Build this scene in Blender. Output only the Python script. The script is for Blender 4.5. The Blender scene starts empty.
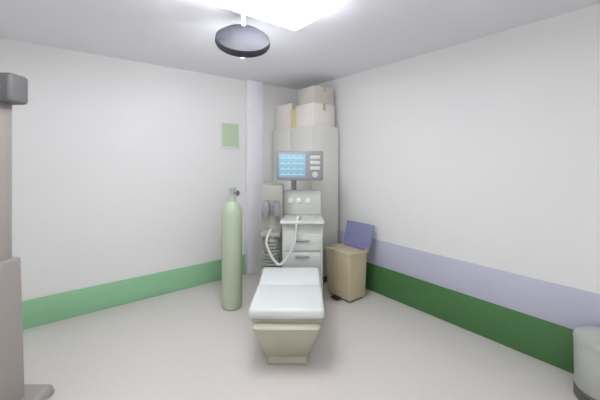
import bpy, bmesh, math, random
from mathutils import Vector, Matrix
R = math.radians
random.seed(4)
sc = bpy.context.scene
C = sc.collection

# ---------------------------------------------------------------- camera, world, exposure
CAM = Vector((-3.06, -3.93, 1.60))
FWD = Vector((0.619, 0.785, 0)); RGT = Vector((0.785, -0.619, 0))
cd = bpy.data.cameras.new('camera'); cam = bpy.data.objects.new('camera', cd); C.objects.link(cam)
cam.location = CAM
cam.rotation_euler = (R(90), 0, -math.atan2(0.619, 0.785))
cd.sensor_width = 36.0
cd.lens = 311 / 600 * 36.0
cd.shift_y = -40 / 600
cd.clip_start = 0.02
sc.camera = cam
w = bpy.data.worlds.new('world'); sc.world = w; w.use_nodes = True
w.node_tree.nodes['Background'].inputs[0].default_value = (0.8, 0.85, 0.95, 1)
w.node_tree.nodes['Background'].inputs[1].default_value = 0.3
sc.view_settings.view_transform = 'Standard'
sc.view_settings.look = 'None'
sc.view_settings.gamma = 1
sc.view_settings.use_curve_mapping = False
sc.view_settings.exposure = 0.22
LAMP = 12.0            # strength of the ceiling light panels

LENS_FILL = 25.0            # strength of the glow added to the lamp head to brighten the corner

def spot(px, depth):  # floor point seen in pixel column px at a given distance along the view
    return CAM.xy.to_3d() + FWD * depth + RGT * ((px - 300) / 311 * depth)
YAW = -math.atan2(0.619, 0.785)

# ---------------------------------------------------------------- materials
def srgb(r, g, b):
    f = lambda c: (c/255/12.92) if c <= 10 else (((c/255)+0.055)/1.055)**2.4
    return (f(r), f(g), f(b), 1)
def mat(name, col, rough=0.5, metal=0.0, noise=0.03, scale=12, bump=0.0, emit=None, trans=0.0):
    m = bpy.data.materials.new(name); m.use_nodes = True
    nt = m.node_tree; p = nt.nodes['Principled BSDF']
    tc = nt.nodes.new('ShaderNodeTexCoord'); n = nt.nodes.new('ShaderNodeTexNoise')
    n.inputs['Scale'].default_value = scale; n.inputs['Detail'].default_value = 4
    nt.links.new(tc.outputs['Object'], n.inputs['Vector'])
    mx = nt.nodes.new('ShaderNodeMixRGB'); c = srgb(*col)
    mx.inputs[1].default_value = tuple(v*(1-noise) for v in c[:3]) + (1,)
    mx.inputs[2].default_value = tuple(min(1, v*(1+noise)) for v in c[:3]) + (1,)
    nt.links.new(n.outputs['Fac'], mx.inputs[0]); nt.links.new(mx.outputs[0], p.inputs['Base Color'])
    p.inputs['Roughness'].default_value = rough; p.inputs['Metallic'].default_value = metal
    if trans: p.inputs['Transmission Weight'].default_value = trans
    if bump:
        b = nt.nodes.new('ShaderNodeBump'); b.inputs['Strength'].default_value = bump
        b.inputs['Distance'].default_value = 0.004
        nt.links.new(n.outputs['Fac'], b.inputs['Height']); nt.links.new(b.outputs[0], p.inputs['Normal'])
    if emit:
        p.inputs['Emission Color'].default_value = srgb(*emit[:3]); p.inputs['Emission Strength'].default_value = emit[3]
    return m
M = dict(
    wall=mat('wall_paint', (242, 242, 239), 0.6, bump=0.05, scale=60, noise=0.01),
    ceil=mat('ceiling_paint', (246, 246, 251), 0.7, bump=0.05, scale=60, noise=0.01),
    floor=mat('vinyl_floor', (220, 215, 209), 0.38, noise=0.05, scale=35),
    green=mat('green_vinyl', (154, 206, 162), 0.4, noise=0.04),
    dgreen=mat('dark_green_vinyl', (76, 124, 72), 0.45, noise=0.06),
    guard=mat('lavender_wall_panel', (200, 202, 218), 0.5, noise=0.02),
    casing=mat('casing_paint', (226, 220, 214), 0.45),
    door=mat('door_laminate', (214, 210, 204), 0.4),
    lampw=mat('white_enamel', (246, 246, 249), 0.4),
    emit=mat('panel_diffuser', (245, 247, 255), 0.5, emit=(250, 250, 255, LAMP)),
    gbin=mat('grey_bin_plastic', (186, 190, 183), 0.4),
    shead=mat('stand_head_grey', (112, 112, 112), 0.5),
    lens=mat('lamp_fill_glow', (245, 245, 250), 0.5, emit=(246, 248, 255, LENS_FILL)),
    dgrey=mat('dark_grey_enamel', (50, 51, 57), 0.6),
    black=mat('black_rubber', (42, 42, 45), 0.6),
    steel=mat('brushed_steel', (190, 192, 194), 0.28, 1.0),
    pole=mat('taupe_enamel', (166, 160, 154), 0.4),
    white=mat('white_upholstery', (218, 224, 221), 0.45, bump=0.1, scale=40),
    beige=mat('beige_shell', (190, 188, 168), 0.4),
    cab=mat('pale_grey_cabinet', (228, 228, 220), 0.4),
    cab2=mat('grey_plinth', (96, 98, 96), 0.5),
    cream=mat('cream_card', (243, 236, 229), 0.7, noise=0.06),
    card=mat('brown_grey_card', (216, 208, 197), 0.75, noise=0.08),
    yellow=mat('yellow_card', (228, 214, 166), 0.6),
    tape=mat('packing_tape', (200, 186, 150), 0.35),
    mach=mat('grey_green_machine', (204, 208, 201), 0.35),
    mdark=mat('olive_grey', (164, 164, 155), 0.4),
    bellow=mat('grey_bellows', (150, 152, 143), 0.5),
    screen=mat('monitor_screen', (140, 180, 196), 0.25, emit=(140, 185, 200, 0.12)),
    trace=mat('screen_trace', (220, 236, 240), 0.3, emit=(220, 236, 240, 0.3)),
    mon=mat('monitor_grey', (150, 150, 154), 0.4),
    cyl=mat('pale_green_enamel', (186, 200, 174), 0.35),
    cylc=mat('grey_green_cap', (178, 192, 176), 0.4),
    sign=mat('pale_green_print', (196, 218, 186), 0.5),
    signw=mat('white_card', (236, 240, 236), 0.5),
    bin=mat('beige_plastic', (202, 190, 158), 0.4),
    lid=mat('blue_violet_plastic', (136, 138, 178), 0.4),
    mat=mat('dark_mat', (70, 70, 70), 0.9, bump=0.6, scale=200, noise=0.2),
)

# ---------------------------------------------------------------- mesh helpers
def bx(bm, lo, hi, bev=0.0, seg=2, mtx=None):
    r = bmesh.ops.create_cube(bm, size=1.0); vs = r['verts']
    for v in vs:
        v.co = Vector([lo[i] + (v.co[i] + 0.5) * (hi[i] - lo[i]) for i in range(3)])
    if bev:
        es = list({e for v in vs for e in v.link_edges})
        o = bmesh.ops.bevel(bm, geom=es, offset=bev, segments=seg, affect='EDGES', profile=0.5)
        vs = list({v for f in o['faces'] for v in f.verts} | {v for v in vs if v.is_valid})
    if mtx is not None:
        bmesh.ops.transform(bm, matrix=mtx, verts=vs)
    return vs
def lathe(bm, prof, n=28, mtx=None):
    rings = []
    for r, z in prof:
        rings.append([bm.verts.new((max(r, 1e-4)*math.cos(2*math.pi*k/n), max(r, 1e-4)*math.sin(2*math.pi*k/n), z)) for k in range(n)])
    for a, b in zip(rings, rings[1:]):
        for k in range(n):
            bm.faces.new((a[k], a[(k+1) % n], b[(k+1) % n], b[k]))
    bm.faces.new(list(reversed(rings[0]))); bm.faces.new(rings[-1])
    if mtx is not None:
        bmesh.ops.transform(bm, matrix=mtx, verts=[v for q in rings for v in q])
def tube(bm, pts, rad, n=12):
    pts = [Vector(p) for p in pts]; rings = []
    rad = rad if isinstance(rad, (list, tuple)) else [rad]*len(pts)
    for i, p in enumerate(pts):
        t = (pts[min(i+1, len(pts)-1)] - pts[max(i-1, 0)]).normalized()
        up = Vector((0, 0, 1)) if abs(t.z) < 0.95 else Vector((1, 0, 0))
        u = t.cross(up).normalized(); v = u.cross(t)
        rings.append([bm.verts.new(p + (u*math.cos(2*math.pi*k/n) + v*math.sin(2*math.pi*k/n))*rad[i]) for k in range(n)])
    for a, b in zip(rings, rings[1:]):
        for k in range(n): bm.faces.new((a[k], a[(k+1) % n], b[(k+1) % n], b[k]))
    bm.faces.new(list(reversed(rings[0]))); bm.faces.new(rings[-1])
def smooth_path(pts, k=6):
    pts = [Vector(p) for p in pts]; out = []
    for i in range(len(pts)-1):
        p0, p1, p2, p3 = pts[max(i-1, 0)], pts[i], pts[i+1], pts[min(i+2, len(pts)-1)]
        for j in range(k):
            t = j/k
            out.append(0.5*((2*p1) + (p2-p0)*t + (2*p0-5*p1+4*p2-p3)*t*t + (3*p1-p0-3*p2+p3)*t**3))
    return out + [pts[-1]]
def taper(bm, lo, hi, top, bev):   # box whose top is scaled by «top»
    vs = bx(bm, lo, hi, bev, 3); cx, cy = (lo[0]+hi[0])/2, (lo[1]+hi[1])/2
    for v in vs:
        s = 1 + (top-1)*(v.co.z-lo[2])/(hi[2]-lo[2])
        v.co.x = cx + (v.co.x-cx)*s; v.co.y = cy + (v.co.y-cy)*s
def obj(name, bm, m, parent=None, smooth=True):
    bmesh.ops.recalc_face_normals(bm, faces=bm.faces)
    me = bpy.data.meshes.new(name); bm.to_mesh(me); bm.free()
    me.materials.append(m)
    if smooth:
        me.shade_smooth(); me.set_sharp_from_angle(angle=R(38))
    o = bpy.data.objects.new(name, me); C.objects.link(o)
    if parent: o.parent = parent
    return o
def box(name, lo, hi, m, parent=None, bev=0.0, seg=2):
    bm = bmesh.new(); bx(bm, lo, hi, bev, seg); return obj(name, bm, m, parent)
def tag(o, label, cat, group=None):
    o['label'] = label; o['category'] = cat
    if group: o['group'] = group
    return o
def thing(name, label, cat, loc, rz=0, group=None):
    o = bpy.data.objects.new(name, None); C.objects.link(o)
    o.empty_display_size = 0.1; o.location = loc; o.rotation_euler = (0, 0, rz)
    return tag(o, label, cat, group)
def struct(name, lo, hi, m, bev=0.0, parent=None):
    o = box(name, lo, hi, m, parent, bev)
    if not parent: o['kind'] = 'structure'
    return o

# ---------------------------------------------------------------- room shell (corner at the origin)
XW, YS, H = -3.9, -5.0, 2.72
struct('floor', (XW-.12, YS-.12, -.1), (.12, .12, 0), M['floor'])
struct('ceiling', (XW-.12, YS-.12, H), (.12, .12, H+.1), M['ceil'])
struct('wall_left', (XW-.12, 0, 0), (.12, .12, H), M['wall'])
struct('wall_right', (0, YS-.12, 0), (.12, 0, H), M['wall'])
struct('wall_back', (XW-.12, YS-.12, 0), (0, YS, H), M['wall'])
struct('wall_side', (XW-.12, YS, 0), (XW, 0, H), M['wall'])
struct('baseboard_left', (XW, -.018, 0), (-.022, 0, .27), M['green'], .005)
struct('baseboard_right', (-.018, YS, 0), (0, 0, .33), M['dgreen'], .005)
struct('trim_2', (-.96, -.09, 0), (-.70, 0, H), M['lampw'], .012)
struct('trim_1', (-.014, YS, .33), (0, 0, .64), M['guard'], .005)

# ---------------------------------------------------------------- ceiling light panels
def ceiling_light(x, y, hx, hy, label, rz=0):
    t = thing('ceiling_light', label, 'light', (x, y, H), rz, 'ceiling light panels')
    box('diffuser', (-hx, -hy, -.14), (hx, hy, -.10), M['emit'], t, .012)
    for k in (-.6, .6):
        bm = bmesh.new(); tube(bm, [(k*hx, 0, -.105), (k*hx, 0, -.012)], .006); lathe(bm, [(.03, -.015), (.03, 0)], 20, Matrix.Translation((k*hx, 0, 0)))
        obj('hanger', bm, M['lampw'], t)
p = spot(224, 1.83)
ceiling_light(p.x, p.y, .66, .17, 'long white ceiling light panel above the dark grey lamp head')
ceiling_light(-2.6, -4.5, .3, .2, 'unseen white fill light panel added behind the viewer')  # unseen fill light, added at the rear to brighten the room

# ---------------------------------------------------------------- dark lamp hanging from the ceiling
p = spot(243, 2.3)
t = thing('surgical_lamp', 'dark grey round lamp head hanging close under the ceiling on a short arm', 'lamp', (p.x, p.y, H), YAW + R(3))
bm = bmesh.new(); lathe(bm, [(.085, 0), (.085, -.02), (.05, -.035), (.03, -.04)]); obj('ceiling_mount', bm, M['lampw'], t)
bm = bmesh.new(); tube(bm, smooth_path([(0, 0, -.035), (0, .02, -.09), (0, .04, -.13), (0, .03, -.18)]), .016); obj('arm', bm, M['lampw'], t)
tilt = Matrix.Translation((0, 0, -.225)) @ Matrix.Rotation(R(10), 4, 'Y') @ Matrix.Rotation(R(47), 4, 'X') @ Matrix.Scale(1.15, 4)
bm = bmesh.new(); lathe(bm, [(.03, .055), (.06, .053), (.13, .036), (.17, .01), (.176, -.02), (.170, -.034), (.16, -.035)][::-1], 40, tilt)
hd = obj('lamp_head', bm, M['dgrey'], t)
bm = bmesh.new(); lathe(bm, [(.0, -.036), (.155, -.036), (.155, -.042), (.0, -.045)], 40, tilt); obj('lens', bm, M['lens'], hd)  # glowing face turned away from the camera, added to light the corner
bm = bmesh.new(); lathe(bm, [(.014, -.04), (.017, -.06), (.015, -.13), (.01, -.135)], 20, tilt); obj('handle', bm, M['lampw'], hd)

# ---------------------------------------------------------------- tall cabinet in the corner with boxes on it
t = thing('cabinet', 'tall pale grey cabinet in the corner with boxes on top', 'cabinet', (-.27, -.49, 0))
W2, D2 = .455, .225
box('plinth', (-D2+.03, -W2+.01, 0), (D2, W2-.01, .08), M['cab2'], t)
box('body', (-D2, -W2, .08), (D2, W2, 2.04), M['cab'], t, .004)
for s in (-1, 1):
    y0, y1 = (s*W2*.5 - W2*.5 + .005, s*W2*.5 + W2*.5 - .005)
    dr = box('door', (-D2-.02, y0, .1), (-D2, y1, 2.02), M['cab'], t, .004)
    bm = bmesh.new(); yy = -s*.0 + s*.04
    tube(bm, smooth_path([(-D2-.018, yy, .98), (-D2-.05, yy, 1.0), (-D2-.05, yy, 1.14), (-D2-.018, yy, 1.16)], 4), .006); obj('handle', bm, M['steel'], dr)
def carton(x, y, z, sx, sy, sz, m, label, rz=0):
    t = thing('carton', label, 'box', (x, y, z), rz, 'cartons on the cabinet')
    box('body', (-sx/2, -sy/2, 0), (sx/2, sy/2, sz), m, t, .004)
    bm = bmesh.new(); bx(bm, (-.025, -sy/2-.001, sz), (.025, sy/2+.001, sz+.0015)); bx(bm, (-.025, -sy/2-.0015, sz*.7), (.025, -sy/2-.0002, sz+.0015))
    obj('tape', bm, M['tape'], t)
carton(-.28, -.24, 2.04, .36, .36, .36, M['cream'], 'cream carton on the tall cabinet, nearest the room corner', .05)
carton(-.27, -.73, 2.04, .38, .36, .30, M['cream'], 'cream carton on the tall cabinet under the brown-grey box', 0)
carton(-.26, -.74, 2.343, .34, .32, .22, M['card'], 'brown-grey box stacked highest on the tall cabinet', .04)
carton(-.42, -.485, 2.04, .1, .11, .26, M['yellow'], 'narrow pale yellow box between the two cream cartons', 0)

# ---------------------------------------------------------------- machine with blue monitor
p = spot(292, 3.48)
t = thing('anaesthesia_machine', 'grey wheeled medical machine with a blue-screened monitor, in front of the cabinet', 'medical machine', p, YAW)
bm = bmesh.new(); bx(bm, (-.34, -.25, .11), (.34, .25, .19), .02, 3); obj('base', bm, M['mdark'], t)
for x in (-.28, .28):
    for y in (-.19, .19):
        bm = bmesh.new(); tube(bm, [(x-.018, y, .055), (x+.018, y, .055)], .055, 20); bx(bm, (x-.026, y-.02, .05), (x+.026, y+.02, .115), .004)
        obj('caster', bm, M['black'], t)
box('body', (-.1, -.2, .19), (.33, .22, .93), M['mach'], t, .012)
for k, (z0, z1) in enumerate(((.22, .42), (.435, .635), (.65, .80))):
    dr = box('drawer', (-.075, -.222, z0), (.305, -.199, z1), M['mach'], t, .006)
    bm = bmesh.new(); bx(bm, (.04, -.245, z1-.055), (.19, -.22, z1-.035), .004); obj('handle', bm, M['mon'], dr)
box('worktop', (-.12, -.26, .93), (.345, .23, .965), M['mach'], t, .012, 3)
box('side_column', (-.335, -.1, .19), (-.1, .2, 1.32), M['mdark'], t, .012)
bm = bmesh.new()
prof = [(.075, .45)]
for k in range(9): prof += [(.09, .47+k*.035), (.072, .4875+k*.035)]
prof += [(.07, .80)]
lathe(bm, prof, 28, Matrix.Translation((-.22, -.17, 0))); obj('bellows', bm, M['bellow'], t)
bm = bmesh.new(); bx(bm, (-.32, -.25, .41), (-.12, -.09, .45), .006); obj('bellows_mount', bm, M['mdark'], t)
bm = bmesh.new(); bx(bm, (-.32, -.25, .80), (-.12, -.09, .84), .006); obj('bellows_lid', bm, M['mdark'], t)
for x in (-.275, -.165):
    bm = bmesh.new(); lathe(bm, [(.035, 1.0), (.042, 1.01), (.042, 1.12), (.03, 1.135), (.03, 1.165), (.01, 1.17)], 20, Matrix.Translation((x, -.145, 0)))
    obj('vaporizer', bm, M['mon'], t)
box('backboard', (-.1, .12, .965), (.335, .2, 1.25), M['mach'], t, .01)
for x in (-.02, .08, .18):
    bm = bmesh.new(); lathe(bm, [(.032, 0), (.032, .016), (.026, .022), (.0, .023)], 20, Matrix.Translation((x, .12, 1.13)) @ Matrix.Rotation(R(90), 4, 'X')); obj('gauge', bm, M['signw'], t)
bm = bmesh.new(); tube(bm, [(.02, .16, 1.2), (.02, .16, 1.5)], .028); tube(bm, [(.02, .16, 1.48), (.045, .02, 1.5)], .022); obj('monitor_post', bm, M['mon'], t)
bm = bmesh.new(); bx(bm, (-.21, -.06, 1.375), (.30, .03, 1.70), .018, 3); mo = obj('monitor', bm, M['mon'], t); mo.location.x = .045
sn = box('screen', (-.185, -.066, 1.415), (.105, -.059, 1.665), M['screen'], mo, .002)
bm = bmesh.new()
for z in (1.62, 1.56, 1.50, 1.44):
    pts = [(-.175 + .265*i/40, -.0665, z + (.022 if i % 10 == 4 else -.009 if i % 10 == 5 else 0)) for i in range(41)]
    tube(bm, pts, .0016, 5)
obj('trace', bm, M['trace'], sn)
for z in (1.63, 1.57, 1.51):
    bm = bmesh.new(); bx(bm, (.155, -.068, z-.018), (.265, -.058, z+.018), .004); obj('button', bm, M['mach'], mo)
bm = bmesh.new(); lathe(bm, [(.032, 0), (.03, .022), (.0, .024)], 24, Matrix.Translation((.21, -.058, 1.44)) @ Matrix.Rotation(R(90), 4, 'X')); obj('knob', bm, M['mach'], mo)
bm = bmesh.new()
tube(bm, smooth_path([(-.22, -.2, .87), (-.25, -.32, .74), (-.12, -.36, .55), (.02, -.33, .72), (.05, -.265, .9), (.06, -.2, .985), (.1, -.1, .99)]), .013, 10)
obj('breathing_hose', bm, M['mach'], t)

# ---------------------------------------------------------------- low white padded table on a beige base
p = spot(289, 2.72)
t = thing('treatment_table', 'low white padded treatment table on a beige base in the middle of the floor', 'table', p, YAW - R(1))
bm = bmesh.new(); taper(bm, (-.165, -.30, 0), (.165, .30, .06), .92, .02); obj('foot', bm, M['beige'], t)
bm = bmesh.new(); taper(bm, (-.165, -.28, .05), (.165, .30, .37), 1.6, .03); obj('base_cover', bm, M['beige'], t)
bm = bmesh.new(); bx(bm, (-.27, -.37, .36), (.27, .42, .40), .012); obj('top_frame', bm, M['beige'], t)
bm = bmesh.new(); bx(bm, (-.29, -.40, .40), (.29, .09, .485), .032, 4); obj('seat_pad', bm, M['white'], t)
bm = bmesh.new(); bx(bm, (-.285, 0, 0), (.285, .35, .085), .032, 4, Matrix.Translation((0, .10, .40)) @ Matrix.Rotation(R(6), 4, 'X')); obj('head_pad', bm, M['white'], t)
for s in (-1, 1):
    bm = bmesh.new(); bx(bm, (s*.283-.008, -.33, .372), (s*.283+.008, .05, .398), .003); obj('side_rail', bm, M['steel'], t)

# ---------------------------------------------------------------- pale green gas cylinder
p = spot(232, 3.40)
t = thing('gas_cylinder', 'tall pale green gas cylinder standing left of the wheeled machine', 'gas cylinder', p)
bm = bmesh.new(); lathe(bm, [(.095, 0), (.11, .012), (.11, 1.0), (.105, 1.05), (.085, 1.1), (.055, 1.14), (.04, 1.155)], 32); obj('body', bm, M['cyl'], t)
bm = bmesh.new(); lathe(bm, [(.045, 1.15), (.047, 1.19), (.03, 1.2), (.022, 1.21), (.022, 1.27), (.01, 1.275)], 20); v = obj('valve', bm, M['cylc'], t)
bm = bmesh.new(); lathe(bm, [(.038, 1.272), (.042, 1.28), (.042, 1.292), (.036, 1.3)], 12); obj('valve_wheel', bm, M['cylc'], v)
bm = bmesh.new(); tube(bm, [(0, 0, 1.24), (.035, -.055, 1.24)], .011); lathe(bm, [(.03, 0), (.03, .02), (.0, .021)], 20, Matrix.Translation((.03, -.05, 1.24)) @ Matrix.Rotation(R(32), 4, 'Z') @ Matrix.Rotation(R(90), 4, 'X')); obj('regulator', bm, M['steel'], v)

# ---------------------------------------------------------------- pale green notice on the left wall
t = thing('wall_notice', 'small pale green notice with a white border, high on the left wall', 'notice', (-1.18, 0, 1.94))
box('board', (-.15, -.014, -.19), (.15, 0, .19), M['signw'], t, .003)
box('print', (-.12, -.0165, -.155), (.12, -.0135, .155), M['sign'], t)

# ---------------------------------------------------------------- beige bin with raised blue lid
t = thing('waste_bin', 'beige bin with a raised blue-violet lid against the right wall', 'bin', (-.36, -1.385, 0))
bm = bmesh.new(); taper(bm, (-.16, -.21, .02), (.16, .21, .62), 1.1, .03); b = obj('body', bm, M['bin'], t)
bm = bmesh.new()
for lo, hi in (((-.185, -.24), (.185, -.22)), ((-.185, .22), (.185, .24)), ((-.185, -.22), (-.165, .22)), ((.165, -.22), (.185, .22))): bx(bm, (lo[0], lo[1], .60), (hi[0], hi[1], .635), .004)
obj('rim', bm, M['bin'], t)
bm = bmesh.new(); bx(bm, (-.01, -.24, 0), (.03, .24, .33), .014, 3, Matrix.Translation((.19, 0, .63)) @ Matrix.Rotation(R(16), 4, 'Y')); bx(bm, (.16, -.18, .615), (.215, .18, .65), .006)
obj('lid', bm, M['lid'], t)
bm = bmesh.new(); bx(bm, (-.235, -.06, .02), (-.15, .06, .04), .006); obj('pedal', bm, M['black'], t)
bm = bmesh.new(); bx(bm, (-.13, -.18, 0), (.13, .18, .025), .004); obj('foot', bm, M['black'], t)

t.scale = (.87, .87, .88)

# ---------------------------------------------------------------- tall grey stand at the left edge
p = spot(-3, 1.93)
t = thing('equipment_stand', 'tall taupe column stand with a dark head at the left edge', 'stand', p, YAW)
bm = bmesh.new(); taper(bm, (-.2, -.22, 0), (.2, .22, .07), .94, .02); obj('foot', bm, M['pole'], t)
bm = bmesh.new(); taper(bm, (-.095, -.1, .065), (.095, .1, .98), .84, .02); obj('lower_housing', bm, M['pole'], t)
box('column', (-.055, -.05, .97), (.055, .05, 1.97), M['pole'], t, .015, 3)
bm = bmesh.new(); bx(bm, (-.085, -.07, 1.95), (.145, .07, 2.13), .025, 3); hd = obj('head', bm, M['shead'], t)
bm = bmesh.new(); lathe(bm, [(.05, 0), (.05, .012), (.0, .014)], 24, Matrix.Translation((.04, -.068, 2.04)) @ Matrix.Rotation(R(90), 4, 'X')); obj('dial', bm, M['mon'], hd)

# ---------------------------------------------------------------- small round bin at the lower right
p = spot(602, 2.05)
t = thing('pedal_bin', 'pale grey round bin with a dark foot at the lower right corner', 'bin', p, YAW)
bm = bmesh.new(); lathe(bm, [(.135, 0), (.142, .01), (.142, .07), (.132, .08)], 36); obj('foot', bm, M['cab2'], t)
bm = bmesh.new(); lathe(bm, [(.13, .075), (.138, .085), (.142, .38), (.138, .39)], 36); obj('body', bm, M['gbin'], t)
bm = bmesh.new(); lathe(bm, [(.144, .385), (.146, .40), (.138, .43), (.10, .455), (.0, .465)], 36); obj('lid', bm, M['gbin'], t)
bm = bmesh.new(); bx(bm, (-.04, -.19, .015), (.04, -.13, .03), .005); obj('pedal', bm, M['black'], t)
